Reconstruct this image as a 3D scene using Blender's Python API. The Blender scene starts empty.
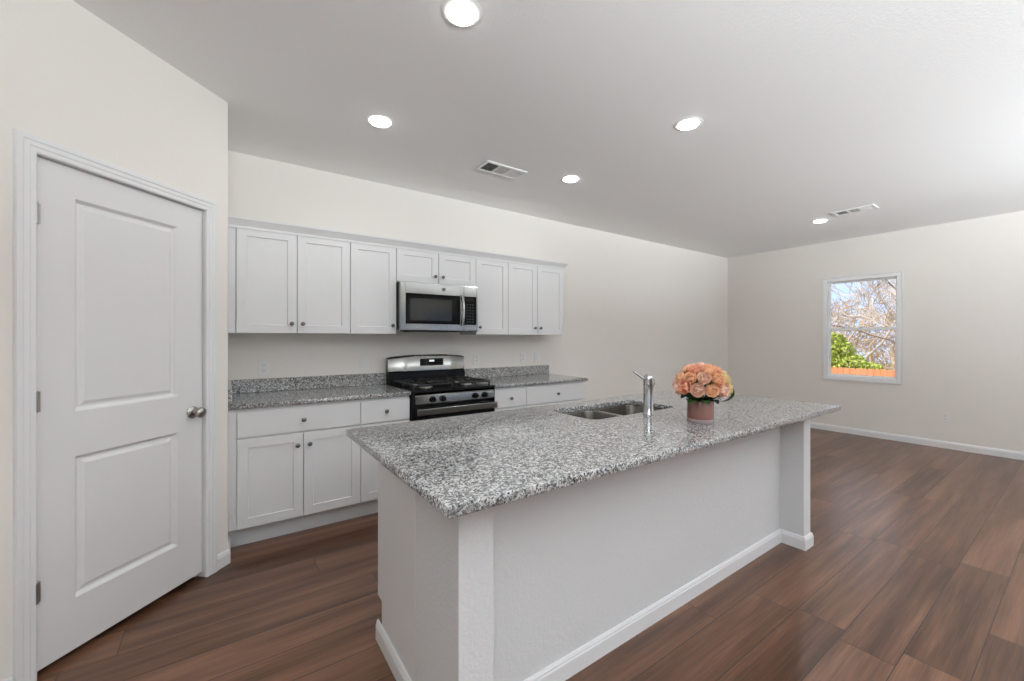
import bpy, bmesh, math, random
from mathutils import Vector, Matrix

sc = bpy.context.scene
COL = sc.collection
PI = math.pi

# ------------------------------------------------------------------ camera
H = 2.715                      # ceiling height
XR = 7.11                      # right wall
cam_d = bpy.data.cameras.new('camera')
cam_d.sensor_width = 36.0
cam_d.lens = 408.75 / 1024 * 36.0
cam_d.shift_y = -2.0 / 1024
cam_d.clip_start = 0.05
cam_d.clip_end = 200
cam = bpy.data.objects.new('camera', cam_d)
COL.objects.link(cam)
cam.location = (0.0, -3.681, 1.324)
cam.rotation_euler = (PI / 2, 0, -0.6075)
sc.camera = cam

# ------------------------------------------------------------------ world, sun, added fill lamps, exposure
sc.view_settings.view_transform = 'Standard'
sc.view_settings.look = 'None'
sc.view_settings.gamma = 1.0
sc.view_settings.use_curve_mapping = False
sc.view_settings.exposure = 0.0
sc.cycles.max_bounces = 10
sc.cycles.diffuse_bounces = 6
sc.cycles.caustics_reflective = False
sc.cycles.caustics_refractive = False
sc.cycles.sample_clamp_indirect = 4.0

world = bpy.data.worlds.new('sky')
sc.world = world
world.cycles.sampling_method = 'NONE'
world.use_nodes = True
wn = world.node_tree.nodes
wl = world.node_tree.links
wn.clear()
w_out = wn.new('ShaderNodeOutputWorld')
w_bg = wn.new('ShaderNodeBackground')
w_tc = wn.new('ShaderNodeTexCoord')
w_noise = wn.new('ShaderNodeTexNoise')
w_noise.inputs['Scale'].default_value = 2.2
w_noise.inputs['Detail'].default_value = 5
w_ramp = wn.new('ShaderNodeValToRGB')
w_ramp.color_ramp.elements[0].position = 0.42
w_ramp.color_ramp.elements[0].color = (0.52, 0.68, 0.95, 1)
w_ramp.color_ramp.elements[1].position = 0.62
w_ramp.color_ramp.elements[1].color = (0.90, 0.93, 1.0, 1)
wl.new(w_tc.outputs['Generated'], w_noise.inputs['Vector'])
wl.new(w_noise.outputs['Fac'], w_ramp.inputs['Fac'])
wl.new(w_ramp.outputs['Color'], w_bg.inputs['Color'])
w_bg.inputs['Strength'].default_value = 1.45
wl.new(w_bg.outputs['Background'], w_out.inputs['Surface'])

sun_d = bpy.data.lights.new('sun', 'SUN')
sun_d.energy = 5.0
sun_d.angle = 0.01
sun_d.color = (1.0, 0.95, 0.86)
sun = bpy.data.objects.new('sun', sun_d)
COL.objects.link(sun)
sun.rotation_euler = Vector((0.62, -0.42, -0.66)).to_track_quat('-Z', 'Y').to_euler()

YR = -7.4                      # rear wall, behind the camera
XL = -2.3                      # far left wall


def fill_lamp(name, loc, rot, sx, sy, power, color=(0.88, 0.955, 1.0)):
    d = bpy.data.lights.new(name, 'AREA')
    d.shape = 'RECTANGLE'
    d.size = sx
    d.size_y = sy
    d.energy = power
    d.color = color
    o = bpy.data.objects.new(name, d)
    COL.objects.link(o)
    o.location = loc
    o.rotation_euler = rot
    return o


# added area lamps at the rear openings, tilted up to brighten the ceiling
UPT = PI / 2 + math.radians(45)
for nm_, x_, z_, w_, h_, pw_ in (('fill_left', 0.3, 1.55, 1.6, 0.6, 190), ('fill_window', 3.45, 1.55, 0.8, 0.6, 100),
                                 ('fill_patio', 5.2, 1.45, 1.7, 0.6, 200)):
    o_ = fill_lamp(nm_, (x_, YR - 0.02, z_), (UPT, 0, 0), w_, h_, pw_)
    o_.data.spread = math.radians(90)
o_ = fill_lamp('fill_side', (XL + 0.02, -4.9, 1.55), (PI / 2 + math.radians(28), 0, -PI / 2), 1.6, 0.6, 125)  # added lamp on the left, brightens the right wall and ceiling
o_.data.spread = math.radians(72)

LAMP = 16.0                    # glow of the recessed lamps' lenses
LAMP_W = 3.5                   # light each recessed lamp throws down


# ------------------------------------------------------------------ materials
def mat(name, color=(0.8, 0.8, 0.8), rough=0.5, metal=0.0, spec=0.5, coat=0.0, emit=None, estr=0.0):
    m = bpy.data.materials.new(name)
    m.use_nodes = True
    b = m.node_tree.nodes['Principled BSDF']
    b.inputs['Base Color'].default_value = (*color, 1)
    b.inputs['Roughness'].default_value = rough
    b.inputs['Metallic'].default_value = metal
    b.inputs['Specular IOR Level'].default_value = spec
    b.inputs['Coat Weight'].default_value = coat
    b.inputs['Coat Roughness'].default_value = 0.06
    if emit:
        b.inputs['Emission Color'].default_value = (*emit, 1)
        b.inputs['Emission Strength'].default_value = estr
    return m


class NT:
    """small node-tree writer"""
    def __init__(self, m):
        self.t = m.node_tree
        self.b = m.node_tree.nodes['Principled BSDF']

    def n(self, kind, **kw):
        nd = self.t.nodes.new(kind)
        for k, v in kw.items():
            setattr(nd, k, v)
        return nd

    def link(self, a, b):
        self.t.links.new(a, b)

    def coords(self):
        return self.n('ShaderNodeNewGeometry').outputs['Position']

    def math(self, op, a, b=None, c=None):
        nd = self.n('ShaderNodeMath', operation=op)
        for i, v in enumerate((a, b, c)):
            if v is None:
                continue
            if isinstance(v, (int, float)):
                nd.inputs[i].default_value = v
            else:
                self.link(v, nd.inputs[i])
        return nd.outputs[0]

    def noise(self, vec, scale, detail=2, rough=0.5):
        nd = self.n('ShaderNodeTexNoise')
        nd.inputs['Scale'].default_value = scale
        nd.inputs['Detail'].default_value = detail
        nd.inputs['Roughness'].default_value = rough
        self.link(vec, nd.inputs['Vector'])
        return nd

    def ramp(self, fac, stops, interp='LINEAR'):
        nd = self.n('ShaderNodeValToRGB')
        cr = nd.color_ramp
        cr.interpolation = interp
        while len(cr.elements) < len(stops):
            cr.elements.new(0.5)
        for e, (p, c) in zip(cr.elements, stops):
            e.position = p
            e.color = (*c, 1) if len(c) == 3 else c
        self.link(fac, nd.inputs['Fac'])
        return nd.outputs['Color']

    def mix(self, fac, a, b, blend='MIX'):
        nd = self.n('ShaderNodeMix', data_type='RGBA', blend_type=blend)
        for sock, v in ((nd.inputs[0], fac), (nd.inputs[6], a), (nd.inputs[7], b)):
            if isinstance(v, (int, float)):
                sock.default_value = v
            elif isinstance(v, tuple):
                sock.default_value = (*v, 1)
            else:
                self.link(v, sock)
        return nd.outputs[2]

    def bump(self, h, strength, dist):
        nd = self.n('ShaderNodeBump')
        nd.inputs['Strength'].default_value = strength
        nd.inputs['Distance'].default_value = dist
        self.link(h, nd.inputs['Height'])
        self.link(nd.outputs['Normal'], self.b.inputs['Normal'])


def painted_wall(name, color, scale=95, strength=0.25, dist=0.003):
    m = mat(name, color, 0.75, spec=0.25)
    t = NT(m)
    p = t.coords()
    n1 = t.noise(p, scale, 3, 0.55)
    t.bump(n1.outputs['Fac'], strength, dist)
    n2 = t.noise(p, 0.9, 2)
    c = t.mix(n2.outputs['Fac'], tuple(v * 0.985 for v in color), tuple(min(1, v * 1.01) for v in color))
    t.link(c, t.b.inputs['Base Color'])
    return m


M = {}
M['wall'] = painted_wall('wall_paint', (0.832, 0.802, 0.758))
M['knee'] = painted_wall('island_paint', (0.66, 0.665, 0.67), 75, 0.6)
M['ceiling'] = painted_wall('ceiling_paint', (0.885, 0.885, 0.88), 70, 0.3, 0.004)
M['trim'] = mat('trim_paint', (0.80, 0.805, 0.81), 0.38)
M['door'] = mat('door_paint', (0.78, 0.78, 0.78), 0.42)
M['cab'] = mat('cabinet_paint', (0.74, 0.745, 0.75), 0.38)
M['jamb'] = mat('jamb_paint', (0.72, 0.725, 0.73), 0.45)
M['toe'] = mat('toe_kick_paint', (0.62, 0.63, 0.64), 0.5)
M['nickel'] = mat('satin_nickel', (0.42, 0.40, 0.38), 0.28, 1.0)
M['pewter'] = mat('dark_pewter', (0.16, 0.155, 0.15), 0.32, 1.0)
M['chrome'] = mat('chrome', (0.50, 0.50, 0.505), 0.13, 1.0)
M['black'] = mat('black_enamel', (0.008, 0.008, 0.009), 0.25, spec=0.2)
M['iron'] = mat('cast_iron', (0.012, 0.012, 0.012), 0.42, spec=0.35)
M['glass_black'] = mat('black_glass', (0.004, 0.004, 0.004), 0.05, spec=0.06)
M['plastic'] = mat('white_plastic', (0.82, 0.81, 0.79), 0.35)
M['socket'] = mat('socket_slots', (0.18, 0.17, 0.16), 0.6)
M['vinyl'] = mat('white_vinyl', (0.90, 0.91, 0.91), 0.35)
M['vent'] = mat('vent_enamel', (0.86, 0.86, 0.85), 0.45)
M['duct'] = mat('dark_duct', (0.03, 0.03, 0.03), 0.8)
M['lens'] = mat('lamp_lens', (0.9, 0.9, 0.9), 0.4, emit=(1.0, 1.0, 0.985), estr=LAMP)
M['display'] = mat('clock_digits', (0.8, 0.9, 0.95), 0.4, emit=(0.85, 0.95, 1.0), estr=1.0)
M['badge'] = mat('badge_grey', (0.035, 0.035, 0.037), 0.4, 0.0)
M['button'] = mat('button_print', (0.022, 0.022, 0.023), 0.4, spec=0.12)
M['mwglass'] = mat('window_screen_glass', (0.014, 0.014, 0.014), 0.06, spec=0.32)

# brushed steel
m = mat('brushed_steel', (0.222, 0.217, 0.208), 0.18, 1.0)
t = NT(m)
p = t.coords()
mp = t.n('ShaderNodeMapping')
mp.inputs['Scale'].default_value = (2, 2, 90)
t.link(p, mp.inputs['Vector'])
nz = t.noise(mp.outputs['Vector'], 1.0, 3)
t.link(t.ramp(nz.outputs['Fac'], [(0.3, (0.13,) * 3), (0.7, (0.19,) * 3)]), t.b.inputs['Roughness'])
M['steel'] = m
M['sinksteel'] = mat('sink_steel', (0.34, 0.325, 0.30), 0.25, 1.0)

# granite
m = mat('speckled_granite', (0.5, 0.5, 0.5), 0.07, spec=0.7)
t = NT(m)
p = t.coords()
nw = t.noise(p, 60, 2)
wv = t.n('ShaderNodeVectorMath', operation='MULTIPLY_ADD')
t.link(nw.outputs['Color'], wv.inputs[0])
wv.inputs[1].default_value = (0.008, 0.008, 0.008)
t.link(p, wv.inputs[2])
vw = wv.outputs[0]


def vor(scale):
    nd = t.n('ShaderNodeTexVoronoi')
    nd.inputs['Scale'].default_value = scale
    t.link(vw, nd.inputs['Vector'])
    s = t.n('ShaderNodeSeparateColor')
    t.link(nd.outputs['Color'], s.inputs[0])
    return s.outputs


va = vor(135)
base = t.ramp(va[0], [(0.0, (0.17, 0.169, 0.167)), (0.20, (0.32, 0.318, 0.313)), (0.42, (0.47, 0.467, 0.46)), (0.70, (0.60, 0.596, 0.587))], 'CONSTANT')
vb = vor(205)
big = t.noise(p, 26, 3)
thr = t.math('MULTIPLY_ADD', big.outputs['Fac'], 0.70, -0.09)
dark = t.math('LESS_THAN', vb[1], thr)
dcol = t.ramp(vb[0], [(0.0, (0.022, 0.022, 0.023)), (0.38, (0.09, 0.088, 0.086)), (0.70, (0.22, 0.215, 0.21))], 'CONSTANT')
c1 = t.mix(dark, base, dcol)
vc = vor(330)
fleck = t.math('GREATER_THAN', vc[2], 0.86)
c2 = t.mix(t.math('MULTIPLY', fleck, 0.8), c1, (0.06, 0.06, 0.06))
t.link(c2, t.b.inputs['Base Color'])
M['granite'] = m

# plank floor (planks run along X)
m = mat('plank_flooring', (0.2, 0.13, 0.1), 0.30, spec=0.45)
t = NT(m)
p = t.coords()
sep = t.n('ShaderNodeSeparateXYZ')
t.link(p, sep.inputs[0])
PW, PL = 0.187, 1.22
yy = t.math('DIVIDE', t.math('ADD', sep.outputs[1], 3.022 + 40 * PW), PW)
row = t.math('FLOOR', yy)
fy = t.math('FRACT', yy)
wn1 = t.n('ShaderNodeTexWhiteNoise', noise_dimensions='1D')
t.link(row, wn1.inputs['W'])
xx = t.math('ADD', t.math('DIVIDE', sep.outputs[0], PL), t.math('MULTIPLY_ADD', wn1.outputs['Value'], 0.8, 20.0))
colm = t.math('FLOOR', xx)
fx = t.math('FRACT', xx)
cmb = t.n('ShaderNodeCombineXYZ')
t.link(row, cmb.inputs[0])
t.link(colm, cmb.inputs[1])
wn2 = t.n('ShaderNodeTexWhiteNoise', noise_dimensions='3D')
t.link(cmb.outputs[0], wn2.inputs['Vector'])
off = t.n('ShaderNodeVectorMath', operation='MULTIPLY_ADD')
t.link(wn2.outputs['Color'], off.inputs[0])
off.inputs[1].default_value = (37, 37, 37)
t.link(p, off.inputs[2])
mp = t.n('ShaderNodeMapping')
mp.inputs['Scale'].default_value = (0.55, 9.0, 1.0)
t.link(off.outputs[0], mp.inputs['Vector'])
g1 = t.noise(mp.outputs['Vector'], 1.6, 3, 0.55)
mp2 = t.n('ShaderNodeMapping')
mp2.inputs['Scale'].default_value = (2.5, 90.0, 1.0)
t.link(off.outputs[0], mp2.inputs['Vector'])
g2 = t.noise(mp2.outputs['Vector'], 1.5, 4, 0.6)
tone = t.math('ADD', t.math('MULTIPLY', t.math('MULTIPLY_ADD', g1.outputs['Fac'], 1.5, -0.25), 0.46),
              t.math('ADD', t.math('MULTIPLY', wn2.outputs['Value'], 0.17), t.math('MULTIPLY', g2.outputs['Fac'], 0.30)))
wood = t.ramp(tone, [(0.30, (0.048, 0.020, 0.010)), (0.45, (0.106, 0.047, 0.025)), (0.60, (0.174, 0.083, 0.047)), (0.78, (0.27, 0.142, 0.086))])
ey = t.math('MULTIPLY', t.math('MINIMUM', fy, t.math('SUBTRACT', 1.0, fy)), PW)
ex = t.math('MULTIPLY', t.math('MINIMUM', fx, t.math('SUBTRACT', 1.0, fx)), PL)
edge = t.math('LESS_THAN', t.math('MINIMUM', ex, ey), 0.0021)
t.link(t.mix(t.math('MULTIPLY', edge, 0.9), wood, (0.020, 0.012, 0.009)), t.b.inputs['Base Color'])
t.bump(t.math('SUBTRACT', t.math('MULTIPLY', g2.outputs['Fac'], 0.35), edge), 0.25, 0.002)
M['floor'] = m

# window glass
m = bpy.data.materials.new('window_glass')
m.use_nodes = True
nt = m.node_tree
nt.nodes.clear()
o_ = nt.nodes.new('ShaderNodeOutputMaterial')
mx = nt.nodes.new('ShaderNodeMixShader')
tr = nt.nodes.new('ShaderNodeBsdfTransparent')
gl = nt.nodes.new('ShaderNodeBsdfGlossy')
fr = nt.nodes.new('ShaderNodeFresnel')
fr.inputs['IOR'].default_value = 1.35
gl.inputs['Roughness'].default_value = 0.02
nt.links.new(fr.outputs[0], mx.inputs[0])
nt.links.new(tr.outputs[0], mx.inputs[1])
nt.links.new(gl.outputs[0], mx.inputs[2])
nt.links.new(mx.outputs[0], o_.inputs['Surface'])
M['glass'] = m

# vase, flowers, garden
M['vase'] = mat('rosy_glass', (0.16, 0.060, 0.045), 0.15, coat=0.15)
M['vasebase'] = mat('clear_pale_glass', (0.36, 0.29, 0.29), 0.10, coat=0.2)


def petal(name, c0, c1):
    m = mat(name, c0, 0.6, spec=0.2)
    t = NT(m)
    n = t.noise(t.coords(), 55, 2)
    t.link(t.mix(n.outputs['Fac'], c0, c1), t.b.inputs['Base Color'])
    return m


M['coral'] = petal('coral_petals', (0.88, 0.40, 0.25), (0.92, 0.55, 0.40))
M['peach'] = petal('peach_petals', (0.92, 0.55, 0.33), (0.95, 0.68, 0.47))
M['blush'] = petal('blush_petals', (0.93, 0.62, 0.48), (0.95, 0.76, 0.64))
M['yellow'] = petal('yellow_petals', (0.78, 0.64, 0.30), (0.90, 0.74, 0.46))
M['leaf'] = petal('dark_leaves', (0.025, 0.06, 0.02), (0.06, 0.11, 0.035))
M['shrub'] = petal('shrub_leaves', (0.30, 0.40, 0.05), (0.62, 0.66, 0.16))
M['bark'] = petal('pale_bark', (0.50, 0.42, 0.36), (0.72, 0.62, 0.55))
M['twig'] = petal('tan_twigs', (0.42, 0.29, 0.19), (0.66, 0.52, 0.38))
M['darkbark'] = petal('dark_bark', (0.14, 0.10, 0.08), (0.26, 0.19, 0.16))
M['lawn'] = petal('dry_lawn', (0.20, 0.17, 0.08), (0.34, 0.28, 0.14))
m = mat('cedar_boards', (0.62, 0.24, 0.11), 0.7, spec=0.2)
t = NT(m)
mp = t.n('ShaderNodeMapping')
mp.inputs['Scale'].default_value = (1, 7, 0.4)
t.link(t.coords(), mp.inputs['Vector'])
n = t.noise(mp.outputs['Vector'], 1.0, 3)
t.link(t.mix(n.outputs['Fac'], (0.50, 0.16, 0.07), (0.80, 0.36, 0.18)), t.b.inputs['Base Color'])
M['cedar'] = m


# ------------------------------------------------------------------ mesh building
def wloc(o):
    v = Vector((0, 0, 0))
    while o is not None:
        v = v + Vector(o.location)
        o = o.parent
    return v


class MB:
    def __init__(self, xf=None):
        self.bm = bmesh.new()
        self.xf = xf

    def _add(self, tmp, mx=None):
        if mx is not None:
            tmp.transform(mx)
        me = bpy.data.meshes.new('tmp')
        tmp.to_mesh(me)
        tmp.free()
        self.bm.from_mesh(me)
        bpy.data.meshes.remove(me)
        return self

    def box(self, x0, x1, y0, y1, z0, z1, bev=0.0, seg=1, mx=None):
        b = bmesh.new()
        bmesh.ops.create_cube(b, size=1.0)
        for v in b.verts:
            v.co = Vector((x0 + (v.co.x + .5) * (x1 - x0), y0 + (v.co.y + .5) * (y1 - y0), z0 + (v.co.z + .5) * (z1 - z0)))
        if bev > 0:
            bmesh.ops.bevel(b, geom=b.edges[:], offset=bev, segments=seg, affect='EDGES', profile=0.5)
        return self._add(b, mx)

    def poly_prism(self, pts, axis, a0, a1, mx=None):
        """2D outline pts extruded along axis ('x': pts are (y,z); 'y': (x,z); 'z': (x,y))"""
        b = bmesh.new()

        def mk(p, a):
            return {'x': (a, p[0], p[1]), 'y': (p[0], a, p[1]), 'z': (p[0], p[1], a)}[axis]
        l0 = [b.verts.new(mk(p, a0)) for p in pts]
        l1 = [b.verts.new(mk(p, a1)) for p in pts]
        n = len(pts)
        b.faces.new(l0)
        b.faces.new(list(reversed(l1)))
        for i in range(n):
            b.faces.new((l0[i], l1[i], l1[(i + 1) % n], l0[(i + 1) % n]))
        bmesh.ops.recalc_face_normals(b, faces=b.faces[:])
        return self._add(b, mx)

    def loft(self, loops, cap0=True, cap1=True, closed=True):
        b = bmesh.new()
        L = [[b.verts.new(p) for p in lp] for lp in loops]
        n = len(loops[0])
        for a, c in zip(L, L[1:]):
            for i in range(n if closed else n - 1):
                j = (i + 1) % n
                b.faces.new((a[i], a[j], c[j], c[i]))
        if cap0:
            b.faces.new(list(reversed(L[0])))
        if cap1:
            b.faces.new(L[-1])
        bmesh.ops.recalc_face_normals(b, faces=b.faces[:])
        return self._add(b)

    def lathe(self, prof, seg=24, mx=None, cap=True):
        """prof [(r,z)...] around Z"""
        b = bmesh.new()
        rings = []
        for r, z in prof:
            if r < 1e-5:
                rings.append([b.verts.new((0, 0, z))])
            else:
                rings.append([b.verts.new((r * math.cos(2 * PI * k / seg), r * math.sin(2 * PI * k / seg), z)) for k in range(seg)])
        for a, c in zip(rings, rings[1:]):
            for k in range(seg):
                j = (k + 1) % seg
                if len(a) == 1 and len(c) == 1:
                    continue
                if len(a) == 1:
                    b.faces.new((a[0], c[k], c[j]))
                elif len(c) == 1:
                    b.faces.new((a[k], a[j], c[0]))
                else:
                    b.faces.new((a[k], a[j], c[j], c[k]))
        if cap:
            if len(rings[0]) > 1:
                b.faces.new(rings[0])
            if len(rings[-1]) > 1:
                b.faces.new(rings[-1])
        bmesh.ops.recalc_face_normals(b, faces=b.faces[:])
        return self._add(b, mx)

    def tube(self, pts, radii, seg=10):
        pts = [Vector(p) for p in pts]
        if not isinstance(radii, (list, tuple)):
            radii = [radii] * len(pts)
        loops = []
        up = Vector((0.13, 0.27, 1)).normalized()
        for i, p in enumerate(pts):
            d = (pts[min(i + 1, len(pts) - 1)] - pts[max(i - 1, 0)]).normalized()
            u = d.cross(up)
            if u.length < 1e-3:
                u = d.cross(Vector((1, 0, 0)))
            u.normalize()
            v = d.cross(u)
            loops.append([p + (u * math.cos(2 * PI * k / seg) + v * math.sin(2 * PI * k / seg)) * radii[i] for k in range(seg)])
        return self.loft(loops)

    def sweep(self, path, prof, closed=False):
        """plan profile (d to the right of travel, z) swept along 2D floor path with mitres"""
        loops = []
        n = len(path)
        for i in range(n):
            p = Vector(path[i])
            d0 = (p - Vector(path[i - 1])).normalized() if i > 0 else None
            d1 = (Vector(path[i + 1]) - p).normalized() if i < n - 1 else None
            if d0 is None:
                d0 = d1
            if d1 is None:
                d1 = d0
            n0 = Vector((d0.y, -d0.x))
            n1 = Vector((d1.y, -d1.x))
            mit = (n0 + n1) / (1 + n0.dot(n1))
            loops.append([(p.x + mit.x * d, p.y + mit.y * d, z) for d, z in prof])
        return self.loft(loops)

    def panel_grid(self, xs, zs, y, t, hole_cells, steps, bev=0.002):
        """slab with front face at y (front = -Y), panels in given cells, each shaped by inset steps (thickness, depth)"""
        b = bmesh.new()
        grid = [[b.verts.new((x, y, z)) for z in zs] for x in xs]
        cells = {}
        for i in range(len(xs) - 1):
            for j in range(len(zs) - 1):
                cells[(i, j)] = b.faces.new((grid[i][j], grid[i + 1][j], grid[i + 1][j + 1], grid[i][j + 1]))
        r = bmesh.ops.extrude_face_region(b, geom=list(b.faces))
        # the extruded copy becomes the back
        back = [e for e in r['geom'] if isinstance(e, bmesh.types.BMVert)]
        for v in back:
            v.co.y += t
        bmesh.ops.recalc_face_normals(b, faces=b.faces[:])
        front = []
        for f in b.faces:
            c = f.calc_center_median()
            if abs(c.y - y) < 1e-5 and f.normal.y < -0.9:
                for (i, j) in hole_cells:
                    if xs[i] < c.x < xs[i + 1] and zs[j] < c.z < zs[j + 1]:
                        front.append(f)
        for f in front:
            for th, dp in steps:
                bmesh.ops.inset_region(b, faces=[f], thickness=th, depth=0.0, use_even_offset=True)
                for v in f.verts:
                    v.co.y += dp
        if bev:
            x0, x1, z0, z1 = xs[0], xs[-1], zs[0], zs[-1]
            es = []
            for e in b.edges:
                a, c = e.verts[0].co, e.verts[1].co
                if abs(a.y - y) < 1e-6 and abs(c.y - y) < 1e-6:
                    for k, vals in ((0, (x0, x1)), (2, (z0, z1))):
                        for val in vals:
                            if abs(a[k] - val) < 1e-6 and abs(c[k] - val) < 1e-6:
                                es.append(e)
            bmesh.ops.bevel(b, geom=es, offset=bev, segments=2, affect='EDGES', profile=0.5)
        return self._add(b)

    def build(self, name, material, parent=None, smooth=False, angle=35, origin=None):
        b = self.bm
        if self.xf is not None:
            b.transform(self.xf)
        me = bpy.data.meshes.new(name)
        o = bpy.data.objects.new(name, me)
        COL.objects.link(o)
        if parent is not None:
            o.parent = parent
            L = wloc(parent)
        else:
            if origin is not None:
                L = Vector(origin)
            else:
                lo = [min(v.co[i] for v in b.verts) for i in range(3)]
                hi = [max(v.co[i] for v in b.verts) for i in range(3)]
                L = Vector(((lo[0] + hi[0]) / 2, (lo[1] + hi[1]) / 2, lo[2]))
            o.location = L
        bmesh.ops.translate(b, verts=b.verts[:], vec=-L)
        if smooth:
            for f in b.faces:
                f.smooth = True
            for e in b.edges:
                if len(e.link_faces) == 2 and e.calc_face_angle(0) > math.radians(angle):
                    e.smooth = False
        b.to_mesh(me)
        b.free()
        me.materials.append(material)
        return o


def tag(o, label, cat, group=None):
    o['label'] = label
    o['category'] = cat
    if group:
        o['group'] = group
    return o


def thing(name, loc, label, cat, group=None):
    o = bpy.data.objects.new(name, None)
    o.empty_display_size = 0.1
    COL.objects.link(o)
    o.location = loc
    return tag(o, label, cat, group)


def struct(o):
    o['kind'] = 'structure'
    return o


def rot_to(d):
    """matrix turning +Z into direction d"""
    return Vector(d).to_track_quat('Z', 'Y').to_matrix().to_4x4()


def T(x, y, z):
    return Matrix.Translation((x, y, z))


C45 = math.sqrt(0.5)
PY = -0.7441                                     # end of the pantry side wall
XF_P = Matrix(((C45, -C45, 0, 0), (C45, C45, 0, PY), (0, 0, 1, 0), (0, 0, 0, 1)))      # pantry wall: (s, into wall, z)
XF_R = Matrix(((0, 1, 0, XR), (-1, 0, 0, 0), (0, 0, 1, 0), (0, 0, 0, 1)))              # right wall: (-Y, into wall, z)
XF_B = Matrix(((-1, 0, 0, 0), (0, -1, 0, YR), (0, 0, 1, 0), (0, 0, 0, 1)))             # rear wall: (-X, into wall, z)


def P2(s, n=0.0):
    """floor point on the pantry wall, n towards the room"""
    return (s * C45 + n * C45, PY + s * C45 - n * C45)


# ------------------------------------------------------------------ room shell
struct(MB().box(XL - 0.15, XR + 0.15, YR - 0.15, 0.15, -0.12, 0.0).build('floor', M['floor']))
struct(MB().box(XL - 0.15, XR + 0.15, YR - 0.15, 0.15, H, H + 0.12).build('ceiling', M['ceiling']))
struct(MB().box(XL - 0.12, XR + 0.15, 0.0, 0.14, 0, H).build('wall_back', M['wall']))
struct(MB().box(-0.12, 0.0, PY, 0.0, 0, H).build('wall_side', M['wall']))

WY0, WY1, WZ0, WZ1 = 1.385, 2.225, 0.745, 2.178      # right-wall window opening (in -Y)
struct(MB(XF_R).box(-0.14, WY0, 0, 0.14, 0, H).box(WY1, -YR + 0.15, 0, 0.14, 0, H)
       .box(WY0, WY1, 0, 0.14, 0, WZ0).box(WY0, WY1, 0, 0.14, WZ1, H).build('wall_right', M['wall']))

DS0, DS1, DZ = -0.863, -0.142, 2.038                 # pantry door opening
PE = -1.03
struct(MB(XF_P).box(PE, DS0, 0, 0.11, 0, H).box(DS1, 0, 0, 0.11, 0, H).box(DS0, DS1, 0, 0.11, DZ, H).build('wall_pantry', M['wall']))
ex_, ey_ = P2(PE)
struct(MB().box(XL, ex_ + 0.0, ey_, ey_ + 0.11, 0, H).build('wall_stub', M['wall']))
struct(MB().box(XL - 0.12, XL, YR, -5.8, 0, H).box(XL - 0.12, XL, -4.0, 0.0, 0, H).box(XL - 0.12, XL, -5.8, -4.0, 0, 0.75)
       .box(XL - 0.12, XL, -5.8, -4.0, 2.1, H).build('wall_left', M['wall']))
f = MB()
f.box(XL - 0.10, XL - 0.04, -5.8, -5.75, 0.75, 2.1, 0.004).box(XL - 0.10, XL - 0.04, -4.05, -4.0, 0.75, 2.1, 0.004)
f.box(XL - 0.10, XL - 0.04, -5.75, -4.05, 0.75, 0.80, 0.004).box(XL - 0.10, XL - 0.04, -5.75, -4.05, 2.05, 2.1, 0.004).box(XL - 0.10, XL - 0.04, -4.93, -4.87, 0.80, 2.05, 0.004)
fo = struct(f.build('window_4', M['vinyl']))  # unseen window, added to go with the side fill lamp
MB().box(XL - 0.075, XL - 0.07, -5.75, -4.05, 0.80, 2.05).build('pane', M['glass'], fo)

rear = MB()
xs_op = [(-0.55, 1.15, 0.75, 2.1), (3.0, 3.9, 0.75, 2.1), (4.3, 6.1, 0.02, 2.1)]
px = XL - 0.12
for (a, b_, z0, z1) in xs_op:
    rear.box(px, a, YR - 0.14, YR, 0, H)
    if z0 > 0.03:
        rear.box(a, b_, YR - 0.14, YR, 0, z0)
    rear.box(a, b_, YR - 0.14, YR, z1, H)
    px = b_
rear.box(px, XR + 0.15, YR - 0.14, YR, 0, H)
struct(rear.build('wall_rear', M['wall']))

# rear glazing (behind the camera)
for k, (a, b_, z0, z1) in enumerate(xs_op):
    nm = 'window_%d' % (k + 2) if k < 2 else 'door_2'
    f = MB()
    y0, y1 = YR - 0.11, YR - 0.05
    f.box(a, a + 0.05, y0, y1, z0, z1, 0.004).box(b_ - 0.05, b_, y0, y1, z0, z1, 0.004)
    f.box(a + 0.05, b_ - 0.05, y0, y1, z0, z0 + 0.05, 0.004).box(a + 0.05, b_ - 0.05, y0, y1, z1 - 0.05, z1, 0.004)
    mid = (a + b_) / 2
    f.box(mid - 0.03, mid + 0.03, y0, y1, z0 + 0.05, z1 - 0.05, 0.004)
    fo = struct(f.build(nm, M['vinyl']))
    MB().box(a + 0.05, b_ - 0.05, YR - 0.085, YR - 0.08, z0 + 0.05, z1 - 0.05).build('pane', M['glass'], fo)

# baseboards
BB = [(0, 0), (0.013, 0), (0.013, 0.062), (0.010, 0.068), (0.010, 0.074), (0.005, 0.083), (0, 0.083)]
struct(MB().sweep([(3.05, 0), (XR, 0), (XR, YR)], BB).build('baseboard_right', M['trim']))
struct(MB().sweep([P2(-0.079), P2(0), (0.0, -0.54)], BB).build('baseboard_pantry', M['trim']))
struct(MB().sweep([(XL, ey_), P2(PE), P2(-0.925)], BB).build('baseboard_left', M['trim']))

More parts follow.
